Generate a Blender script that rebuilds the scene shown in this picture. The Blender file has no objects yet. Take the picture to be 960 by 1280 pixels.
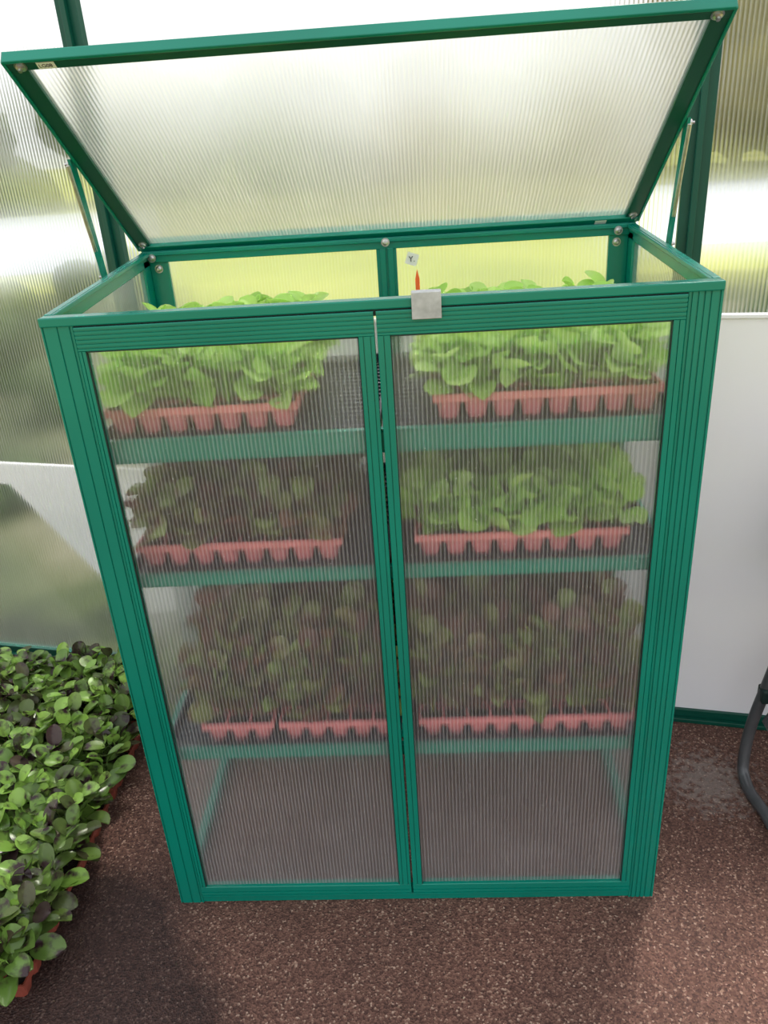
import bpy, math, random
import numpy as np
from mathutils import Vector, Matrix, Euler
random.seed(7); rng=np.random.default_rng(11)
S=bpy.context.scene
COL=bpy.context.collection

# ------------------------------------------------------------------ helpers
def srgb(r,g,b):
    def c(v):
        v/=255.0
        return v/12.92 if v<=.04045 else ((v+.055)/1.055)**2.4
    return (c(r),c(g),c(b),1.0)

def newmat(name):
    m=bpy.data.materials.new(name); m.use_nodes=True
    nt=m.node_tree; nt.nodes.clear()
    out=nt.nodes.new('ShaderNodeOutputMaterial')
    return m,nt,out
def N(nt,t,**kw):
    n=nt.nodes.new(t)
    for k,v in kw.items():
        if k in n.inputs.keys(): n.inputs[k].default_value=v
        else: setattr(n,k,v)
    return n
def L(nt,a,b): nt.links.new(a,b)
def ramp(nt,stops,interp='LINEAR'):
    r=nt.nodes.new('ShaderNodeValToRGB'); e=r.color_ramp.elements
    r.color_ramp.interpolation=interp
    while len(e)<len(stops): e.new(.5)
    for i,(p,c) in enumerate(stops):
        e[i].position=p; e[i].color=c if len(c)==4 else (*c,1)
    return r
def math_(nt,op,a,b=None,c=None):
    n=nt.nodes.new('ShaderNodeMath'); n.operation=op
    for i,v in enumerate((a,b,c)):
        if v is None: continue
        if isinstance(v,(int,float)): n.inputs[i].default_value=v
        else: L(nt,v,n.inputs[i])
    return n.outputs[0]

def simple(name,col,rough=.5,metal=0,noise=0.0,nscale=40,bump=0.0,spec=.5,coat=0):
    m,nt,out=newmat(name)
    p=N(nt,'ShaderNodeBsdfPrincipled'); p.inputs['Roughness'].default_value=rough
    p.inputs['Metallic'].default_value=metal; p.inputs['Specular IOR Level'].default_value=spec
    p.inputs['Coat Weight'].default_value=coat
    tc=N(nt,'ShaderNodeTexCoord'); nz=N(nt,'ShaderNodeTexNoise'); nz.inputs['Scale'].default_value=nscale
    nz.inputs['Detail'].default_value=4
    L(nt,tc.outputs['Object'],nz.inputs['Vector'])
    lo=tuple(c*(1-noise) for c in col[:3]); hi=tuple(min(1,c*(1+noise)) for c in col[:3])
    r=ramp(nt,[(.3,lo),(.7,hi)]); L(nt,nz.outputs['Fac'],r.inputs[0]); L(nt,r.outputs[0],p.inputs['Base Color'])
    if bump:
        b=N(nt,'ShaderNodeBump'); b.inputs['Strength'].default_value=bump; b.inputs['Distance'].default_value=.002
        L(nt,nz.outputs['Fac'],b.inputs['Height']); L(nt,b.outputs[0],p.inputs['Normal'])
    L(nt,p.outputs[0],out.inputs[0])
    return m

def polycarb(name,pitch=.007,haze=.15,rib=.3,refr=.5,rough=.5,ior=1.12,tint=(.97,.98,.97),hazecol=(.85,.87,.86),gloss=.07,translu=.5,bumpd=.0006,dirt=0.0,power=7.0):
    m,nt,out=newmat(name)
    tc=N(nt,'ShaderNodeTexCoord'); sp=N(nt,'ShaderNodeSeparateXYZ'); L(nt,tc.outputs['Object'],sp.inputs[0])
    ph=math_(nt,'MULTIPLY',sp.outputs[0],math.pi/pitch)
    s=math_(nt,'ABSOLUTE',math_(nt,'COSINE',ph))
    line=math_(nt,'POWER',s,power)
    h=math_(nt,'POWER',s,2.0)
    bp=N(nt,'ShaderNodeBump'); bp.inputs['Strength'].default_value=1.0; bp.inputs['Distance'].default_value=bumpd
    L(nt,h,bp.inputs['Height'])
    tr=N(nt,'ShaderNodeBsdfTransparent'); tr.inputs[0].default_value=(*tint,1)
    rf=N(nt,'ShaderNodeBsdfRefraction'); rf.inputs['Color'].default_value=(*tint,1); rf.inputs['Roughness'].default_value=rough; rf.inputs['IOR'].default_value=ior
    L(nt,bp.outputs[0],rf.inputs['Normal'])
    a=N(nt,'ShaderNodeMixShader'); a.inputs[0].default_value=refr; L(nt,tr.outputs[0],a.inputs[1]); L(nt,rf.outputs[0],a.inputs[2])
    df=N(nt,'ShaderNodeBsdfDiffuse'); df.inputs[0].default_value=(*hazecol,1)
    tl=N(nt,'ShaderNodeBsdfTranslucent'); tl.inputs[0].default_value=(*hazecol,1)
    b=N(nt,'ShaderNodeMixShader'); b.inputs[0].default_value=translu; L(nt,df.outputs[0],b.inputs[1]); L(nt,tl.outputs[0],b.inputs[2])
    fac=math_(nt,'ADD',math_(nt,'MULTIPLY',line,rib),haze)
    nz=N(nt,'ShaderNodeTexNoise'); nz.inputs['Scale'].default_value=9; nz.inputs['Detail'].default_value=6; L(nt,tc.outputs['Object'],nz.inputs['Vector'])
    if dirt:
        dn=N(nt,'ShaderNodeTexNoise'); dn.inputs['Scale'].default_value=190; dn.inputs['Detail'].default_value=2; L(nt,tc.outputs['Object'],dn.inputs['Vector'])
        sp2=ramp(nt,[(.68,(0,0,0)),(.74,(1,1,1))]); L(nt,dn.outputs['Fac'],sp2.inputs[0])
        d=math_(nt,'MULTIPLY',sp2.outputs[0],dirt)
        fac=math_(nt,'ADD',fac,d)
        # splash haze builds up towards the floor
        lowh=N(nt,'ShaderNodeMapRange'); L(nt,sp.outputs[2],lowh.inputs[0]); lowh.inputs[1].default_value=.45; lowh.inputs[2].default_value=.05; lowh.inputs[3].default_value=0; lowh.inputs[4].default_value=.07
        fac=math_(nt,'ADD',fac,lowh.outputs[0])
    fac=math_(nt,'MULTIPLY',fac,math_(nt,'MULTIPLY_ADD',nz.outputs['Fac'],.7,.65))
    cl=N(nt,'ShaderNodeClamp'); L(nt,fac,cl.inputs[0])
    c=N(nt,'ShaderNodeMixShader'); L(nt,cl.outputs[0],c.inputs[0]); L(nt,a.outputs[0],c.inputs[1]); L(nt,b.outputs[0],c.inputs[2])
    gl=N(nt,'ShaderNodeBsdfGlossy'); gl.inputs['Roughness'].default_value=.18; gl.inputs[0].default_value=(.9,.9,.9,1)
    L(nt,bp.outputs[0],gl.inputs['Normal'])
    e=N(nt,'ShaderNodeMixShader'); e.inputs[0].default_value=gloss; L(nt,c.outputs[0],e.inputs[1]); L(nt,gl.outputs[0],e.inputs[2])
    L(nt,e.outputs[0],out.inputs[0])
    return m

def leafmat(name,cols,trans=.3,rough=.42,mottle=None,mscale=45,mlo=.45):
    m,nt,out=newmat(name)
    g=N(nt,'ShaderNodeNewGeometry')
    r=ramp(nt,[(i/(len(cols)-1),srgb(*c)) for i,c in enumerate(cols)])
    L(nt,g.outputs['Random Per Island'],r.inputs[0])
    col=r.outputs[0]
    if mottle:
        tc=N(nt,'ShaderNodeTexCoord'); nz=N(nt,'ShaderNodeTexNoise'); nz.inputs['Scale'].default_value=mscale; nz.inputs['Detail'].default_value=4
        L(nt,tc.outputs['Object'],nz.inputs['Vector'])
        r2=ramp(nt,[(mlo,(0,0,0)),(mlo+.15,(1,1,1))]); L(nt,nz.outputs['Fac'],r2.inputs[0])
        mx=N(nt,'ShaderNodeMix',data_type='RGBA'); L(nt,r2.outputs[0],mx.inputs[0]); L(nt,col,mx.inputs[6]); mx.inputs[7].default_value=srgb(*mottle)
        col=mx.outputs[2]
    p=N(nt,'ShaderNodeBsdfPrincipled'); p.inputs['Roughness'].default_value=rough; L(nt,col,p.inputs['Base Color'])
    t=N(nt,'ShaderNodeBsdfTranslucent'); L(nt,col,t.inputs[0])
    mx2=N(nt,'ShaderNodeMixShader'); mx2.inputs[0].default_value=trans
    L(nt,p.outputs[0],mx2.inputs[1]); L(nt,t.outputs[0],mx2.inputs[2]); L(nt,mx2.outputs[0],out.inputs[0])
    return m

def link(o,parent=None):
    COL.objects.link(o)
    if parent is not None: o.parent=parent
    return o
def empty(name,loc=(0,0,0),rotz=0):
    o=bpy.data.objects.new(name,None); o.empty_display_size=.05; o.location=loc; o.rotation_euler=(0,0,rotz); COL.objects.link(o); return o
def mesh(name,V,F,mat,parent=None,smooth=False,bevel=0,M=None):
    me=bpy.data.meshes.new(name); me.from_pydata([tuple(v) for v in V],[],[tuple(f) for f in F]); me.update()
    if smooth: me.polygons.foreach_set('use_smooth',[True]*len(me.polygons))
    if mat: me.materials.append(mat)
    o=bpy.data.objects.new(name,me); link(o,parent)
    if M is not None: o.matrix_local=M
    if bevel:
        b=o.modifiers.new('bevel','BEVEL'); b.width=bevel; b.segments=2; b.limit_method='ANGLE'
    return o
def boxdata(x0,x1,y0,y1,z0,z1):
    V=[(x0,y0,z0),(x1,y0,z0),(x1,y1,z0),(x0,y1,z0),(x0,y0,z1),(x1,y0,z1),(x1,y1,z1),(x0,y1,z1)]
    F=[(0,3,2,1),(4,5,6,7),(0,1,5,4),(1,2,6,5),(2,3,7,6),(3,0,4,7)]
    return V,F
def boxes(name,L_,mat,parent=None,bevel=.0015,M=None):
    V=[];F=[]
    for b in L_:
        v,f=boxdata(*b); k=len(V); V+=v; F+=[tuple(i+k for i in q) for q in f]
    return mesh(name,V,F,mat,parent,bevel=bevel,M=M)
def grooved(name,p0,p1,width,depth,fdir,mat,parent=None,grooves=(.5,),gw=.0025,gd=.002):
    """extruded aluminium profile from p0 to p1 (centre of front face), front face looks along fdir; grooves at fractions of the width"""
    p0=Vector(p0);p1=Vector(p1); ax=(p1-p0).normalized(); n=Vector(fdir); n=(n-ax*n.dot(ax)).normalized(); w=ax.cross(n).normalized()
    prof=[(-width/2,-depth),(-width/2,-.001),(-width/2+.001,0)]
    for g in grooves:
        c=-width/2+g*width
        prof+=[(c-gw/2,0),(c-gw/2+.0004,-gd),(c+gw/2-.0004,-gd),(c+gw/2,0)]
    prof+=[(width/2-.001,0),(width/2,-.001),(width/2,-depth)]
    k=len(prof); V=[]
    for P in (p0,p1):
        for a,b in prof: V.append(P+w*a+n*b)
    F=[(i,(i+1)%k,(i+1)%k+k,i+k) for i in range(k)]
    F+=[tuple(range(k))[::-1],tuple(range(k,2*k))]
    o=mesh(name,V,F,mat,parent)
    return o
def tube(name,pts,r,mat,parent=None,res=10,cyclic=False):
    cu=bpy.data.curves.new(name,'CURVE'); cu.dimensions='3D'; cu.bevel_depth=r; cu.bevel_resolution=4; cu.use_fill_caps=True
    s=cu.splines.new('BEZIER'); s.bezier_points.add(len(pts)-1)
    for bp_,p in zip(s.bezier_points,pts):
        bp_.co=p; bp_.handle_left_type=bp_.handle_right_type='AUTO'
    s.use_cyclic_u=cyclic; s.resolution_u=res
    cu.materials.append(mat)
    o=bpy.data.objects.new(name,cu); return link(o,parent)
def bolt(name,loc,n,mat,parent,r=.006):
    """domed bolt head with washer and hexagonal nut"""
    n=Vector(n).normalized(); q=n.to_track_quat('Z','Y').to_matrix()
    V=[];F=[]
    def ring(rad,h,k,off=0):
        s=len(V)
        for i in range(k):
            a=2*math.pi*i/k+off; V.append(Vector(loc)+q@Vector((rad*math.cos(a),rad*math.sin(a),h)))
        return s
    def side(a,b,k):
        for i in range(k): F.append((a+i,a+(i+1)%k,b+(i+1)%k,b+i))
    k=16; a=ring(r*1.3,0,k); b=ring(r*1.3,.0012,k); c=ring(r*.95,.0012,k); d=ring(r*.9,.004,k); e=ring(r*.5,.0055,k)
    side(a,b,k);side(b,c,k);side(c,d,k);side(d,e,k);F.append(tuple(range(e,e+k)))
    h0=ring(r*.45,.0055,6);h1=ring(r*.45,.009,6);side(h0,h1,6);F.append(tuple(range(h1,h1+6)))
    return mesh(name,V,F,mat,parent)

# ------------------------------------------------------------------ materials
GREEN=simple('green_powder_coat',srgb(0,124,106),.27,noise=.12,nscale=3,spec=.45)
GREEN_D=simple('dark_green_aluminium',srgb(0,76,62),.4,noise=.1,nscale=3,spec=.4)
STEEL=simple('bright_steel',srgb(190,190,190),.35,metal=1,noise=.15,nscale=120,bump=.3)
ZINC=simple('zinc_plate',srgb(182,184,188),.55,metal=.4,noise=.18,nscale=70,bump=.2)
BLACKPL=simple('black_plastic',srgb(44,50,62),.34,noise=.15,nscale=20)
PINKPL=simple('terracotta_plastic',srgb(228,134,138),.45,noise=.1,nscale=30)
REDPL=simple('red_plastic',srgb(150,74,60),.5,noise=.15,nscale=30)
SOIL=simple('soil',srgb(38,27,22),.95,noise=.5,nscale=300,bump=.8)
WHITEPL=simple('white_label',srgb(235,235,230),.5,noise=.03)
INK=simple('black_ink',srgb(20,20,20),.6)
ORANGE=simple('orange_plastic',srgb(240,105,50),.45,noise=.05)
RUBBER=simple('dark_seal',srgb(12,40,36),.6)
WHITEBOARD=simple('white_board',srgb(246,246,252),.2,noise=.03,nscale=2)
GREYTUBE=simple('grey_tube',srgb(92,94,98),.35,metal=.4,noise=.1)
FABRIC=simple('grey_fabric',srgb(120,122,130),.9,noise=.25,nscale=250,bump=.6)
PC_DOOR=polycarb('polycarbonate_door',pitch=.0068,haze=.06,rib=.22,refr=.4,rough=.35,ior=1.1,gloss=.05,dirt=.35,translu=.35,hazecol=(.85,.85,.88),power=5)
PC_CAB=polycarb('polycarbonate_body',pitch=.0068,haze=.06,rib=.2,refr=.5,rough=.7,ior=1.07)
PC_LID=polycarb('polycarbonate_lid',pitch=.0068,haze=.17,rib=.28,refr=.75,rough=.55,ior=1.06,translu=.85,hazecol=(.92,.88,.76),power=5)
PC_WALL=polycarb('polycarbonate_wall',pitch=.0085,haze=.03,rib=.2,refr=.8,rough=.55,ior=1.06,bumpd=.0022,gloss=.03,hazecol=(.72,.74,.74),translu=.6,power=5)
LEAF_G=leafmat('lettuce_leaf',[(162,208,92),(188,228,116),(210,242,148),(172,218,106)],trans=.35,rough=.35)
LEAF_D=leafmat('dark_lettuce_leaf',[(136,136,84),(140,164,90),(164,188,106),(140,98,82),(128,86,76)],trans=.3,mottle=(118,70,64),mscale=28,mlo=.48)
LEAF_F=leafmat('red_butterhead_leaf',[(120,160,66),(150,188,88),(84,114,54),(130,170,72),(66,48,46),(104,142,60),(58,40,44)],trans=.22,rough=.26,mottle=(54,34,40),mscale=34,mlo=.51)

# floor: fine red-brown aggregate
m,nt,out=newmat('brown_aggregate'); FLOOR=m
tc=N(nt,'ShaderNodeTexCoord')
v=N(nt,'ShaderNodeTexVoronoi'); v.inputs['Scale'].default_value=270; L(nt,tc.outputs['Object'],v.inputs['Vector'])
hs=N(nt,'ShaderNodeSeparateColor'); L(nt,v.outputs['Color'],hs.inputs[0])
r=ramp(nt,[(0,srgb(72,50,45)),(.5,srgb(104,75,66)),(.9,srgb(126,95,83)),(.96,srgb(156,130,114)),(1,srgb(178,154,138))]); L(nt,hs.outputs[0],r.inputs[0])
n1=N(nt,'ShaderNodeTexNoise'); n1.inputs['Scale'].default_value=2.2; n1.inputs['Detail'].default_value=6; L(nt,tc.outputs['Object'],n1.inputs['Vector'])
r1=ramp(nt,[(.3,(.74,.73,.74)),(.7,(1.08,1.02,1.0))]); L(nt,n1.outputs['Fac'],r1.inputs[0])
mu=N(nt,'ShaderNodeMix',data_type='RGBA',blend_type='MULTIPLY'); mu.inputs[0].default_value=1; L(nt,r.outputs[0],mu.inputs[6]); L(nt,r1.outputs[0],mu.inputs[7])
# pale spilled grit by the wall
vm=N(nt,'ShaderNodeVectorMath',operation='DISTANCE'); L(nt,tc.outputs['Object'],vm.inputs[0]); vm.inputs[1].default_value=(1.22,.32,0)
n2=N(nt,'ShaderNodeTexNoise'); n2.inputs['Scale'].default_value=60; n2.inputs['Detail'].default_value=8; L(nt,tc.outputs['Object'],n2.inputs['Vector'])
sp_=math_(nt,'SUBTRACT',n2.outputs['Fac'],math_(nt,'MULTIPLY',vm.outputs['Value'],2.4))
spc=ramp(nt,[(.22,(0,0,0)),(.42,(1,1,1))]); L(nt,sp_,spc.inputs[0])
mg=N(nt,'ShaderNodeMix',data_type='RGBA'); L(nt,math_(nt,'MULTIPLY',spc.outputs[0],.5),mg.inputs[0]); L(nt,mu.outputs[2],mg.inputs[6]); mg.inputs[7].default_value=srgb(150,142,138)
# shadow painted into the floor colour around the seedling trays, slightly smoother there
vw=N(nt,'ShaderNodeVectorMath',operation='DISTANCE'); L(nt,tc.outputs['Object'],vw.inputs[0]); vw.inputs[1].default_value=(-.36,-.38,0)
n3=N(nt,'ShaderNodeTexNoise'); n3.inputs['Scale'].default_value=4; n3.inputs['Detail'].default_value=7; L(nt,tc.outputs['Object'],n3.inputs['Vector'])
shade=math_(nt,'ADD',vw.outputs['Value'],math_(nt,'MULTIPLY',n3.outputs['Fac'],.22))
wr=ramp(nt,[(.60,(1,1,1)),(.68,(0,0,0))]); L(nt,shade,wr.inputs[0])
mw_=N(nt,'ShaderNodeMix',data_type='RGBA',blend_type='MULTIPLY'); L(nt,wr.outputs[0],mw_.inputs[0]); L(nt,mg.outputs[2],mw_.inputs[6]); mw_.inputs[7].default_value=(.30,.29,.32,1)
p=N(nt,'ShaderNodeBsdfPrincipled'); L(nt,mw_.outputs[2],p.inputs['Base Color'])
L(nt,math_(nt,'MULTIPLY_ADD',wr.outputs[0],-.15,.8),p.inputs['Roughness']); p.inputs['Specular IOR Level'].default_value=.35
b=N(nt,'ShaderNodeBump'); b.inputs['Strength'].default_value=.8; b.inputs['Distance'].default_value=.003; L(nt,v.outputs['Distance'],b.inputs['Height']); L(nt,b.outputs[0],p.inputs['Normal'])
L(nt,p.outputs[0],out.inputs[0])

# outdoor grass
m,nt,out=newmat('grass_ground'); GRASS=m
tc=N(nt,'ShaderNodeTexCoord'); n1=N(nt,'ShaderNodeTexNoise'); n1.inputs['Scale'].default_value=.45; n1.inputs['Detail'].default_value=8; L(nt,tc.outputs['Object'],n1.inputs['Vector'])
r=ramp(nt,[(.3,srgb(84,104,48)),(.5,srgb(160,168,76)),(.7,srgb(208,200,112))]); L(nt,n1.outputs['Fac'],r.inputs[0])
p=N(nt,'ShaderNodeBsdfPrincipled'); L(nt,r.outputs[0],p.inputs['Base Color']); p.inputs['Roughness'].default_value=.95
L(nt,p.outputs[0],out.inputs[0])
TREE=simple('tree_foliage',srgb(84,98,46),.9,noise=.65,nscale=1.2)
TREE2=simple('dry_tree_foliage',srgb(132,124,72),.9,noise=.6,nscale=1.2)
SHRUB=simple('shrub_foliage',srgb(52,74,32),.9,noise=.7,nscale=5)
BARK=simple('bark',srgb(80,68,56),.9,noise=.3,nscale=8)
SHEET=simple('white_ground_sheet',srgb(196,202,212),.8,noise=.05,nscale=1)
# patchy bed outside
m,nt,out=newmat('patchy_bed'); GRAVEL=m
tc=N(nt,'ShaderNodeTexCoord'); n1=N(nt,'ShaderNodeTexNoise'); n1.inputs['Scale'].default_value=1.3; n1.inputs['Detail'].default_value=6; L(nt,tc.outputs['Object'],n1.inputs['Vector'])
r=ramp(nt,[(.38,srgb(30,42,20)),(.49,srgb(62,74,38)),(.57,srgb(100,100,76)),(.7,srgb(130,126,112))]); L(nt,n1.outputs['Fac'],r.inputs[0])
p=N(nt,'ShaderNodeBsdfPrincipled'); L(nt,r.outputs[0],p.inputs['Base Color']); p.inputs['Roughness'].default_value=.95
L(nt,p.outputs[0],out.inputs[0])

# ------------------------------------------------------------------ room shell
th=math.atan2(-.323,1.645)          # greenhouse wall runs slightly towards the viewer on the right
W0=Vector((-.434,.884,0))
Mw=Matrix.Translation(W0)@Matrix.Rotation(th,4,'Z')     # local X along wall, local Y outwards
ex=Vector((math.cos(th),math.sin(th),0))
xa,xb=-2.0,3.2
A=W0+ex*xa; B=W0+ex*xb
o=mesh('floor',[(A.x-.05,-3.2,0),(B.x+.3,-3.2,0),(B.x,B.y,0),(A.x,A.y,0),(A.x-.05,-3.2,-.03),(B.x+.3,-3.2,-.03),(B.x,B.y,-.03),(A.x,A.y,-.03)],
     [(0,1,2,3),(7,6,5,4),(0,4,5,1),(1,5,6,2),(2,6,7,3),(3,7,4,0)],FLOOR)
wall=empty('wall_back'); wall.matrix_world=Mw
pitchP=1.305
posts=[.283-pitchP,.283,.283+pitchP,.283+2*pitchP]
PB=1.075
# glazing: full sheets above and below
for i,(a,b_) in enumerate(zip([xa]+posts,posts+[xb])):
    z0=.03 if i<2 else PB
    mesh('glazing_%d'%i,[(a,0,z0),(b_,0,z0),(b_,0,2.5),(a,0,2.5)],[(0,1,2,3)],PC_WALL,wall)
    if i>=2:
        boxes('white_infill_%d'%i,[(a,b_,-.004,.004,.03,PB)],WHITEBOARD,wall,bevel=.001)
for i,x in enumerate(posts):
    boxes('post_%d'%i,[(x-.025,x+.025,-.028,-.006,.03,2.5),(x-.006,x+.006,-.042,-.028,.03,2.5)],GREEN_D,wall)
boxes('sill_rail',[(xa,xb,-.025,.02,0,.012),(xa,xb,-.012,.012,.012,.034)],GREEN_D,wall)
boxes('eaves_rail',[(xa,xb,-.03,.02,2.5,2.56)],GREEN_D,wall)
boxes('infill_cap',[(posts[1]+.03,xb,-.01,.01,PB-.004,PB+.004)],WHITEBOARD,wall,bevel=.001)

# ------------------------------------------------------------------ outdoors
mesh('outdoor_ground',[(-60,-40,-.06),(60,-40,-.06),(60,90,-.06),(-60,90,-.06)],[(0,1,2,3)],GRASS)
def sheetobj(name,pts,z,mat):
    return mesh(name,[(x,y,z) for x,y in pts],[tuple(range(len(pts)))],mat)
sheetobj('pale_driveway',[(-16,9.5),(-3.0,10.5),(-6.6,22),(-34,21)],-.05,SHEET)
sheetobj('pale_driveway',[(3.2,9.5),(16,8.5),(30,20),(5.6,19)],-.05,SHEET)
sheetobj('garden_bed',[(-9,2.5),(-2.0,1.25),(.1,.85),(-.4,3.0),(-2.2,8.6),(-14,8.2)],-.045,GRAVEL)
sheetobj('garden_bed',[(1.2,.75),(6,.2),(13,7),(2.4,7.6)],-.045,GRAVEL)
# leaning white board outside the lower left pane
bd=empty('leaning_white_board'); bd.matrix_world=Mw
mesh('board',[(-1.05,.07,.66),(.35,.07,.64),(.35,.09,.2),(.05,.09,.13),(-.28,.07,.58),(-1.05,.07,.63),
              (-1.05,.08,.66),(.35,.08,.64),(.35,.10,.2),(.05,.10,.13),(-.28,.08,.58),(-1.05,.08,.63)],
     [(0,1,2,3,4,5),(11,10,9,8,7,6)]+[(i,(i+1)%6,(i+1)%6+6,i+6) for i in range(6)],WHITEBOARD,bd)
boxes('board_feet',[(.1,.12,.09,.10,-.06,.3),(.3,.32,.09,.10,-.06,.3)],BARK,bd)
def tree(x,y,h,r,mat,seed,name='tree',tr=1.0):
    rs=random.Random(seed)
    import bmesh
    e=empty(name,(x,y,-.06))
    bm=bmesh.new()
    for k in range(9):
        a=rs.uniform(0,6.28); d=rs.uniform(0,r*.7); rr=rs.uniform(.4,.62)*r
        M=Matrix.Translation((d*math.cos(a),d*math.sin(a),h-r*.8+rs.uniform(-.5,.45)*r))@Matrix.Diagonal((rr,rr,rr*.85,1))
        g=bmesh.ops.create_icosphere(bm,subdivisions=3,radius=1,matrix=M)
        for vtx in g['verts']:
            vtx.co+=Vector((rs.uniform(-1,1),rs.uniform(-1,1),rs.uniform(-1,1)))*rr*.09
    me=bpy.data.meshes.new('crown'); bm.to_mesh(me); bm.free(); me.materials.append(mat)
    link(bpy.data.objects.new('crown',me),e)
    V=[];F=[];K=8
    for j,(z,rad) in enumerate([(0,.22*tr),(h*.3,.16*tr),(h*.6,.12*tr),(h*.85,.05*tr)]):
        for i in range(K): V.append((rad*math.cos(i*6.283/K)+.05*tr*j*rs.uniform(-1,1),rad*math.sin(i*6.283/K),z))
    for j in range(3):
        for i in range(K): F.append((j*K+i,j*K+(i+1)%K,(j+1)*K+(i+1)%K,(j+1)*K+i))
    mesh('trunk',V,F,BARK,e,smooth=True)
for i,(x,y,h,r,mt) in enumerate([(-24,26,4.6,3.2,TREE),(-17,26,3.8,2.8,TREE2),(-12.5,24,3.5,2.6,TREE),(-8.5,27,3.8,2.8,TREE),(-3.5,28,3.6,2.8,TREE),(2,30,3.6,2.8,TREE2),(6,28,4.2,2.8,TREE2),(10,25,6.4,3.6,TREE2),(14,22,6.6,3.6,TREE),(18,23,6.8,3.8,TREE),(22,25,6.6,3.6,TREE2),(-31,27,5.4,3.4,TREE2)]):
    tree(x,y,h,r,mt,i)
for i,(x,y,h,r) in enumerate([(-2.5,4.6,.5,.42),(-1.75,3.9,.4,.36),(-3.2,5.6,.55,.5),(-2.6,7.2,.6,.5),(-4.3,6.6,.6,.55),(-1.5,2.4,.3,.28),(3.6,5.2,.5,.4),(2.9,4.3,.4,.35)]):
    tree(x,y,h,r,SHRUB,50+i,'shrub',.12)

# ------------------------------------------------------------------ cabinet
W,H,D,HR=1.0,1.2542,.5323,1.2793
cab=empty('greenhouse_cabinet')
# corner posts (front): two visible flats with grooves
grooved('front_post_left',(.025,0,0),(.025,0,H-.012),.05,.045,(0,-1,0),GREEN,cab,grooves=(.08,.52,.9))
grooved('front_post_right',(.975,0,0),(.975,0,H-.012),.05,.045,(0,-1,0),GREEN,cab,grooves=(.1,.28,.46,.64,.9))
boxes('rear_post_left',[(0,.012,D-.05,D,0,HR-.015),(.012,.05,D-.012,D,0,HR-.015)],GREEN,cab)
boxes('rear_post_right',[(W-.012,W,D-.05,D,0,HR-.015),(W-.05,W-.012,D-.012,D,0,HR-.015)],GREEN,cab)
boxes('base_front',[(.045,W-.045,.002,.03,0,.018)],GREEN,cab)
boxes('base_rear',[(.045,W-.045,D-.03,D,0,.03)],GREEN,cab)
for s,x in (('left',0),('right',W-.02)):
    boxes('base_'+s,[(x,x+.02,.04,D-.04,0,.03)],GREEN,cab)
# top rim
boxes('top_rim_front',[(0,W,-.003,.02,H-.014,H)],GREEN,cab,bevel=.002)
boxes('top_rim_front_face',[(.05,W-.05,.003,.018,H-.024,H-.013)],RUBBER,cab,bevel=0)
def slopebar(name,x0,x1,zlo,zhi,ys=0.0,ye=D,mat=GREEN):
    def zt(y): return H+(HR-H)*y/D
    V=[(x0,ys,zt(ys)+zlo),(x1,ys,zt(ys)+zlo),(x1,ye,zt(ye)+zlo),(x0,ye,zt(ye)+zlo),(x0,ys,zt(ys)+zhi),(x1,ys,zt(ys)+zhi),(x1,ye,zt(ye)+zhi),(x0,ye,zt(ye)+zhi)]
    return mesh(name,V,boxdata(0,1,0,1,0,1)[1],mat,cab,bevel=.0015)
slopebar('top_rim_left',0,.012,-.028,0,.02); slopebar('top_rim_right',W-.012,W,-.028,0,.02)
slopebar('top_lip_left',.012,.017,-.008,0,.02); slopebar('top_lip_right',W-.017,W-.012,-.008,0,.02)
boxes('top_rim_rear',[(0,W,D-.016,D,HR-.022,HR+.001),(0,W,D-.022,D-.016,HR-.008,HR)],GREEN,cab)
boxes('rear_mullion',[(.482,.523,D-.014,D,.03,HR-.02),(.489,.501,D-.018,D-.013,.03,HR-.02),(.505,.517,D-.018,D-.013,.03,HR-.02)],GREEN,cab)
def panel(name,x0,x1,z0,z1,y,mat,par):
    return mesh(name,[(x0,0,z0),(x1,0,z0),(x1,0,z1),(x0,0,z1)],[(0,1,2,3)],mat,par,M=Matrix.Translation((0,y,0)))
panel('rear_pane_left',.03,.49,.02,HR-.015,D-.006,PC_CAB,cab)
panel('rear_pane_right',.51,.97,.02,HR-.015,D-.006,PC_CAB,cab)
for s,x in (('left',.008),('right',W-.008)):
    # local x along depth
    M=Matrix.Translation((x,0,0))@Matrix.Rotation(math.pi/2,4,'Z')
    mesh('side_pane_'+s,[(.03,0,.02),(D-.02,0,.02),(D-.02,0,HR-.02),(.03,0,H-.02)],[(0,1,2,3)],PC_CAB,cab,M=M)
    for z in (.39,.78,1.03):
        xx=(.01,.026) if s=='left' else (W-.026,W-.01)
        boxes('shelf_bearer_%s_%d'%(s,z*100),[(xx[0],xx[1],.045,D-.014,z-.022,z-.002)],GREEN,cab)

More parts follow.
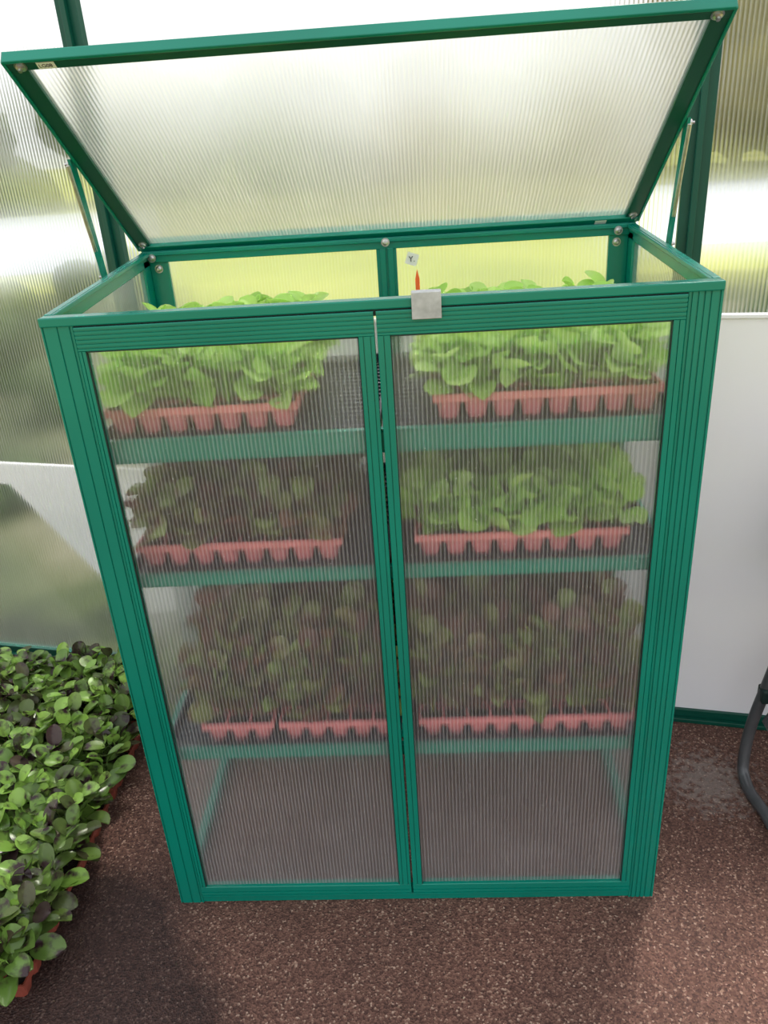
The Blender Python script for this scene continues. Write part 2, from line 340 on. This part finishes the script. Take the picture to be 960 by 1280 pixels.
# doors
def door(tag,x0,x1,sl,sr):
    e=empty(tag); e.parent=cab
    zt,zb=1.238,.021; tr,br=.036,.03; yf=-.004
    grooved('top_rail',(x0,yf,zt-tr/2),(x1,yf,zt-tr/2),tr,.016,(0,-1,0),GREEN,e,grooves=(.14,.32,.5,.68,.86))
    grooved('bottom_rail',(x0,yf,zb+br/2),(x1,yf,zb+br/2),br,.016,(0,-1,0),GREEN,e,grooves=(.5,.82))
    grooved('stile_l',(x0+sl/2,yf-.0005,zb+br),(x0+sl/2,yf-.0005,zt-tr),sl,.016,(0,-1,0),GREEN,e,grooves=(.3,.75) if sl>.02 else (.5,),gw=.0015)
    grooved('stile_r',(x1-sr/2,yf-.0005,zb+br),(x1-sr/2,yf-.0005,zt-tr),sr,.016,(0,-1,0),GREEN,e,grooves=(.3,.75) if sr>.02 else (.5,),gw=.0015)
    panel('pane',x0+sl*.6,x1-sr*.6,zb+br*.6,zt-tr*.6,yf+.007,PC_DOOR,e)
    boxes('seal',[(x0+sl,x1-sr,yf+.001,yf+.006,zt-tr-.002,zt-tr),(x0+sl,x0+sl+.0015,yf+.001,yf+.006,zb+br,zt-tr),(x1-sr-.0015,x1-sr,yf+.001,yf+.006,zb+br,zt-tr)],RUBBER,e,bevel=0)
    return e
door('door_left',.0515,.4985,.011,.024)
door('door_right',.5025,.9485,.019,.017)
# latch plate
boxes('latch_plate',[(.555,.598,-.0085,-.0065,1.224,1.262),(.555,.598,-.0085,.012,1.2605,1.2625)],ZINC,cab,bevel=.0008)

# shelves
for z,hh,nm in ((1.036,.04,'upper'),(.786,.024,'middle'),(.392,.024,'lower')):
    s=empty('shelf_'+nm); s.parent=cab
    top=z+.012
    grooved('front_rail',(.03,.022,top-hh/2),(.97,.022,top-hh/2),hh,.012,(0,-1,0),GREEN,s,grooves=(.08,.92))
    boxes('rear_rail',[(.03,.97,D-.03,D-.016,top-hh,top-.01)],GREEN,s)
    # ribbed black drip trays
    B=[]
    for (a,b_) in ((.03,.495),(.505,.97)):
        B.append((a,b_,.04,D-.035,z-.006,z-.003))
        B+= [(a,b_,.036,.042,z-.006,z+.010),(a,b_,D-.04,D-.034,z-.006,z+.014),(a,a+.005,.04,D-.036,z-.006,z+.014),(b_-.005,b_,.04,D-.036,z-.006,z+.014)]
        y=.055
        while y<D-.05:
            B.append((a+.006,b_-.006,y,y+.008,z-.003,z+.0005)); y+=.024
        x=a+.05
        while x<b_-.03:
            B.append((x,x+.003,.05,D-.045,z-.003,z-.001)); x+=.055
    boxes('ribbed_tray',B,BLACKPL,s,bevel=.0006)

# ------------------------------------------------------------------ lid
lid=empty('lid'); lid.parent=cab
ang=.6264; LL=.5329
# local frame: X along cabinet, Y from hinge toward the free edge, Z = underside normal
hinge=Vector((0,D-.004,HR+.008))
ydir=Vector((0,-math.cos(ang),math.sin(ang))); xdir=Vector((1,0,0)); zdir=xdir.cross(ydir)
Ml=Matrix(((xdir.x,ydir.x,zdir.x,hinge.x),(xdir.y,ydir.y,zdir.y,hinge.y),(xdir.z,ydir.z,zdir.z,hinge.z),(0,0,0,1)))
lid.matrix_local=Ml
def lb(name,x0,x1,y0,y1,z0,z1,mat=GREEN,bevel=.0015): return boxes(name,[(x0,x1,y0,y1,z0,z1)],mat,lid,bevel=bevel)
lb('hinge_rail',-.004,W+.004,-.004,.014,-.014,.008)
lb('front_rail',-.006,W+.006,LL-.020,LL,-.006,.007,GREEN_D)
lb('front_lip',-.006,W+.006,LL-.004,LL+.002,-.008,.009)
lb('side_rail_left',-.004,.022,.014,LL-.020,-.010,.006,GREEN_D)
lb('side_rail_right',W-.022,W+.004,.014,LL-.020,-.010,.006,GREEN_D)
lb('side_lip_left',-.008,-.003,0,LL,-.010,.009)
lb('side_lip_right',W+.003,W+.008,0,LL,-.010,.009)
mesh('lid_pane',[(.01,.01,0),(W-.01,.01,0),(W-.01,LL-.01,0),(.01,LL-.01,0)],[(0,1,2,3)],PC_LID,lid)
for i,(x,y) in enumerate(((.016,LL-.011),(W-.016,LL-.011),(.010,.022),(W-.010,.022))):
    bolt('bolt_%d'%i,(x,y,.007 if y>.1 else .006),(0,0,1),STEEL,lid,r=.007)
boxes('sticker',[(.04,.066,LL-.018,LL-.006,.007,.0076)],WHITEPL,lid,bevel=0)
boxes('sticker_rear',[(.92,.942,-.0025,.0105,.008,.0085)],WHITEPL,lid,bevel=0)
def text(name,s,size,M,par):
    cu=bpy.data.curves.new(name,'FONT'); cu.body=s; cu.size=size; cu.extrude=.0001; cu.materials.append(INK)
    o=bpy.data.objects.new(name,cu); link(o,par); o.matrix_local=M
text('sticker_text','LG08',.009,Matrix.Translation((.042,LL-.015,.0079)),lid)
# side stays
for s,x in (('left',-.016),('right',W+.010)):
    P=hinge+ydir*.30; P.x=x
    Q=Vector((x,D-.20,HR-.03))
    V=[]
    for c in (P,Q):
        for dx,dy in ((0,-.010),(.005,-.010),(.005,.010),(0,.010)): V.append((c.x+dx,c.y+dy,c.z))
    mesh('stay_'+s,V,[(0,1,2,3),(7,6,5,4),(0,4,5,1),(1,5,6,2),(2,6,7,3),(3,7,4,0)],GREEN,cab)
    tube('stay_rod_'+s,[(x+.002,P.y-.016,P.z-.01),(x+.002,Q.y-.02,Q.z+.06)],.0035,STEEL,cab)
    bolt('stay_bolt_a_'+s,(x if s=='left' else x+.005,P.y,P.z-.008),(-1 if s=='left' else 1,-.0,0),STEEL,cab)
    bolt('stay_bolt_b_'+s,(x if s=='left' else x+.005,Q.y,Q.z+.012),(-1 if s=='left' else 1,0,0),STEEL,cab)
for i,(x,y,z) in enumerate(((.03,D-.012,HR-.035),(.965,D-.012,HR-.035),(.502,D-.022,HR-.008),(.965,D-.022,HR-.012),(.022,D-.022,HR-.012))):
    bolt('frame_bolt_%d'%i,(x,y,z),(0,-1,0),STEEL,cab,r=.0065)
# small paper tag on rear pane
tg=mesh('paper_tag',[(-.012,0,-.012),(.012,0,-.012),(.012,0,.012),(-.012,0,.012)],[(0,1,2,3)],WHITEPL,cab,M=Matrix.Translation((.554,D-.010,1.234))@Matrix.Rotation(.35,4,'Y'))
text('tag_mark','Y.',.016,Matrix.Translation((.547,D-.0115,1.229))@Matrix.Rotation(math.pi/2,4,'X'),cab)

# ------------------------------------------------------------------ seedling trays + plants
def leaf_verts(length,width,cup,curl,nu=7,nv=4):
    """round spoon-shaped leaf blade starting at origin, along +X, cupped up"""
    P=[]
    for i in range(nu+1):
        t=.5-.5*math.cos(math.pi*(i/nu)**.9)       # denser rows at base and tip
        # superellipse outline, widest past the middle
        e=(t-.56)/(.56 if t<.56 else .44)
        w=width*.5*max(0,1-abs(e)**2.3)**.5
        w=max(w,width*(.12 if i==0 else .06))
        for j in range(nv+1):
            s=(j/nv-.5)*2
            P.append((length*t, s*w, cup*w*1.2*(s*s) + curl*length*(t*t)))
    P=np.array(P)
    F=[]
    for i in range(nu):
        for j in range(nv):
            a=i*(nv+1)+j; F.append((a,a+1,a+nv+2,a+nv+1))
    return P,np.array(F)
def plants(name,pos,mat,height,leaflen,leafw,nleaf,parent,z0=0,elev=(5,60),low=.3,lim=None,zmax=None):
    Vs=[];Fs=[];k=0
    for (px,py) in pos:
        base=np.array([px+rng.normal(0,.005),py+rng.normal(0,.005),z0])
        n=int(nleaf+rng.integers(-1,2)); a0=rng.uniform(0,6.28)
        hs=rng.uniform(.8,1.12)
        for q in range(n):
            az=a0+q*2.4+rng.normal(0,.2)
            f=q/max(1,n-1)               # 0 outer/old .. 1 inner/young
            ln=leaflen*rng.uniform(.8,1.15)*(1-.25*f); wd=leafw*rng.uniform(.85,1.15)*(1-.22*f)
            el=math.radians(elev[0]+(elev[1]-elev[0])*(.25+.75*f)*rng.uniform(.5,1.2))
            P,F=leaf_verts(ln,wd,rng.uniform(.1,.5),rng.uniform(-.4,.05))
            st=height*hs*(low+(1-low)*(f**.7)*rng.uniform(.75,1.05)+rng.uniform(0,.12))
            pe=math.radians(50+34*f+rng.uniform(-6,6))
            dirx=math.cos(pe)*min(st,.05); dz=math.sin(pe)*st
            c,s=math.cos(el),math.sin(el)
            R=np.array([[c,0,-s],[0,1,0],[s,0,c]])
            roll=rng.normal(0,.3); cr,sr=math.cos(roll),math.sin(roll)
            Rr=np.array([[1,0,0],[0,cr,-sr],[0,sr,cr]])
            P=P@Rr.T@R.T
            P[:,0]+=dirx; P[:,2]+=dz
            tt=np.linspace(0,1,4); sw=.0017
            pv=[]
            for t in tt:
                xx=dirx*t**1.6; zz=dz*t
                pv+= [(xx,-sw,zz),(xx,sw,zz),(xx-sw,0,zz+.001)]
            pv=np.array(pv); pf=[]
            for i in range(3):
                for j in range(3):
                    a=i*3+j;b2=i*3+(j+1)%3; pf.append((a,b2,b2+3,a+3))
            allp=np.vstack([P,pv])
            nP=len(P); ff=[tuple(x) for x in F]+[tuple(x+nP for x in q_) for q_ in pf]
            ff.append((nP+9,nP+10,3,1))
            ca,sa=math.cos(az),math.sin(az)
            Rz=np.array([[ca,-sa,0],[sa,ca,0],[0,0,1]])
            allp=allp@Rz.T+base
            if lim is not None:
                # leaves that would touch door or side panes are pushed back from them
                x0,x1,y0,y1=lim
                for ax_,lo_,hi_ in ((0,x0,x1),(1,y0,y1)):
                    mn,mxx=allp[:,ax_].min(),allp[:,ax_].max()
                    wgt=np.clip((allp[:,2]-z0)/.03,0,1)
                    if mn<lo_: allp[:,ax_]+=(lo_-mn+rng.uniform(0,.006))*wgt
                    elif mxx>hi_: allp[:,ax_]-=(mxx-hi_+rng.uniform(0,.006))*wgt
            if zmax is not None and allp[:,2].max()>zmax:
                allp[:,2]-= (allp[:,2].max()-zmax+rng.uniform(0,.012))*np.clip((allp[:,2]-z0)/(allp[:,2].max()-z0),0,1)
            Vs.append(allp); Fs+= [tuple(x+k for x in f_) for f_ in ff]; k+=len(allp)
    V=np.vstack(Vs)
    return mesh(name,V,Fs,mat,parent,smooth=True)
def plug_tray(loc,nx,ny,px,hgt,plastic,rotz=0,name='seedling_tray'):
    """cell tray: rim, deck with lip and tapered cups, filled with soil"""
    e=empty(name,loc,rotz)
    w,d=nx*px,ny*px; V=[];F=[]
    def addbox(*b):
        v,f=boxdata(*b); k=len(V); V.extend(v); F.extend([tuple(i+k for i in q) for q in f])
    rim=.004
    addbox(-rim,w+rim,-rim,0,hgt-.013,hgt); addbox(-rim,w+rim,d,d+rim,hgt-.013,hgt)
    addbox(-rim,0,0,d,hgt-.013,hgt); addbox(w,w+rim,0,d,hgt-.013,hgt)
    for i in range(1,nx): addbox(i*px-.002,i*px+.002,0,d,hgt-.006,hgt-.001)
    for j in range(1,ny): addbox(0,w,j*px-.002,j*px+.002,hgt-.006,hgt-.001)
    SV=[];SF=[]
    for i in range(nx):
        for j in range(ny):
            cx,cy=(i+.5)*px,(j+.5)*px; a=px*.49; b_=px*.30; k=len(V)
            for (rr,z) in ((a,hgt-.003),(a*.97,hgt-.012),(b_,.0),):
                for sx,sy in ((-1,-1),(1,-1),(1,1),(-1,1)):
                    V.append((cx+sx*rr,cy+sy*rr*.6,z)) if (sx*sy>0) else V.append((cx+sx*rr*.6,cy+sy*rr,z))
                    V.append((cx+sx*rr*.6,cy+sy*rr,z)) if (sx*sy>0) else V.append((cx+sx*rr,cy+sy*rr*.6,z))
            for l in range(2):
                for q in range(8): F.append((k+l*8+q,k+l*8+(q+1)%8,k+(l+1)*8+(q+1)%8,k+(l+1)*8+q))
            F.append(tuple(k+16+q for q in range(8))[::-1])
            k2=len(SV); SV+= [(cx-a,cy-a,hgt-.007),(cx+a,cy-a,hgt-.007),(cx+a,cy+a,hgt-.007),(cx-a,cy+a,hgt-.007)]; SF.append((k2,k2+1,k2+2,k2+3))
    mesh('cell_tray',V,F,plastic,e)
    mesh('soil',SV,SF,SOIL,e)
    return e,[((i+.5)*px,(j+.5)*px) for i in range(nx) for j in range(ny)]
PX=.0455
def shelf_tray(x,y,z,nx,ny,mat,height,ll,lw,nl,ztop,plastic=PINKPL,elev=(5,60),hgt=.045,low=.3,xl=(.024,.976)):
    e,pos=plug_tray((x,y,z),nx,ny,PX,hgt,plastic)
    plants('seedlings',pos,mat,height,ll,lw,nl,e,z0=hgt-.006,elev=elev,low=low,lim=(xl[0]-x,xl[1]-x,.036-y,D-.03-y),zmax=ztop-z)
    return e
zs=.0008
shelf_tray(.036,.085,1.036+zs,7,9,LEAF_G,.094,.052,.054,10,1.262,low=.12,elev=(-5,50))
shelf_tray(.585,.085,1.036+zs,8,9,LEAF_G,.088,.052,.054,10,1.252,low=.12,elev=(-5,50))
shelf_tray(.045,.075,.786+zs,8,9,LEAF_D,.08,.052,.05,9,1.0,low=.15,elev=(-5,50))
shelf_tray(.545,.075,.786+zs,8,9,LEAF_G,.08,.054,.056,9,1.0,low=.15,elev=(-5,50))
shelf_tray(.105,.06,.392+zs,3,9,LEAF_D,.18,.056,.052,14,.73,low=.12)
shelf_tray(.26,.06,.392+zs,5,9,LEAF_D,.18,.056,.052,14,.73,low=.12)
shelf_tray(.535,.06,.392+zs,9,9,LEAF_D,.18,.056,.052,14,.73,low=.12)
# orange plant label
pl=empty('plant_label')
mesh('stake',[(.561,.33,1.075),(.567,.33,1.075),(.568,.331,1.225),(.564,.331,1.243),(.560,.331,1.225),
              (.561,.332,1.075),(.567,.332,1.075),(.568,.333,1.225),(.564,.333,1.243),(.560,.333,1.225)],
     [(0,1,2,3,4),(9,8,7,6,5)]+[(i,(i+1)%5,(i+1)%5+5,i+5) for i in range(5)],ORANGE,pl)
# floor trays
for cx in range(3):
    for cy in range(4):
        x=-.225-(cx+1)*.335; y=-.215+cy*.252
        e,pos=plug_tray((x,y,.0),7,5,.0455,.05,REDPL,name='floor_seedling_tray')
        plants('seedlings',pos,LEAF_F,.07,.064,.046,8,e,z0=.045,elev=(-8,60),lim=(-.3,.42,-.3,.815-y))

# ------------------------------------------------------------------ folding chair (right edge of view)
ch=empty('folding_chair')
for s,dx in (('near',0),('far',.52)):
    tube('sled_leg_'+s,[(1.40+dx*.9,.36,.72),(1.345+dx,.345,.36),(1.30+dx,.335,.06),(1.298+dx,.31,.018),(1.306+dx,.20,.0135),(1.318+dx,-.12,.0135),(1.322+dx,-.16,.03),(1.33+dx,-.10,.20),(1.36+dx,.10,.44)],.0135,GREYTUBE,ch)
    boxes('joint_'+s,[(1.315+dx,1.35+dx,.325,.36,.225,.262)],RUBBER,ch,bevel=.005)
tube('cross_bar',[(1.36,.10,.44),(1.88,.10,.44)],.010,GREYTUBE,ch)
tube('back_bar',[(1.40,.36,.72),(1.46,.38,.82),(1.80,.38,.82),(1.868,.36,.72)],.0115,GREYTUBE,ch)
V=[];F=[];n=13
for i in range(n):
    for j in range(n):
        u,w=i/(n-1),j/(n-1); V.append((1.325+.55*u,-.14+.46*w,.40-.22*(1-u)**8-.03*math.sin(math.pi*u)*math.sin(math.pi*w)))
for i in range(n-1):
    for j in range(n-1):
        a=i*n+j; F.append((a,a+1,a+n+1,a+n))
o=mesh('seat_fabric',V,F,FABRIC,ch,smooth=True); o.modifiers.new('t','SOLIDIFY').thickness=.006
V=[];F=[]
for i in range(n):
    for j in range(n):
        u,w=i/(n-1),j/(n-1); V.append((1.40+.47*u,.36+.05*w*.4-.03*math.sin(math.pi*u),.50+.32*w))
for i in range(n-1):
    for j in range(n-1):
        a=i*n+j; F.append((a,a+1,a+n+1,a+n))
o=mesh('back_fabric',V,F,FABRIC,ch,smooth=True); o.modifiers.new('t','SOLIDIFY').thickness=.006

# ------------------------------------------------------------------ light
w=bpy.data.worlds.new('sky'); S.world=w; w.use_nodes=True; nt=w.node_tree; nt.nodes.clear()
bg=nt.nodes.new('ShaderNodeBackground'); bg.inputs[0].default_value=(.98,.985,1,1); bg.inputs[1].default_value=1.3
wo=nt.nodes.new('ShaderNodeOutputWorld'); nt.links.new(bg.outputs[0],wo.inputs[0])
sd=bpy.data.lights.new('sun','SUN'); sd.energy=4.2; sd.angle=math.radians(9); sd.color=(1,.95,.86)
so=bpy.data.objects.new('sun',sd); COL.objects.link(so)
d=Vector((-.25,-.55,-1.0)).normalized(); so.rotation_euler=d.to_track_quat('-Z','Y').to_euler(); so.location=(1,2,4)

S.view_settings.view_transform='Standard'
# ------------------------------------------------------------------ camera
cd=bpy.data.cameras.new('camera'); cam=bpy.data.objects.new('camera',cd); COL.objects.link(cam); S.camera=cam
cd.sensor_fit='VERTICAL'; cd.sensor_height=36; cd.lens=1000/1280*36; cd.clip_start=.02; cd.clip_end=300
R=Matrix.Rotation(.0632,3,'Z')@Matrix.Rotation(math.pi/2-.4437,3,'X')@Matrix.Rotation(-.0681,3,'Z')
cam.matrix_world=Matrix.Translation((.5691,-1.1767,1.4736))@R.to_4x4()
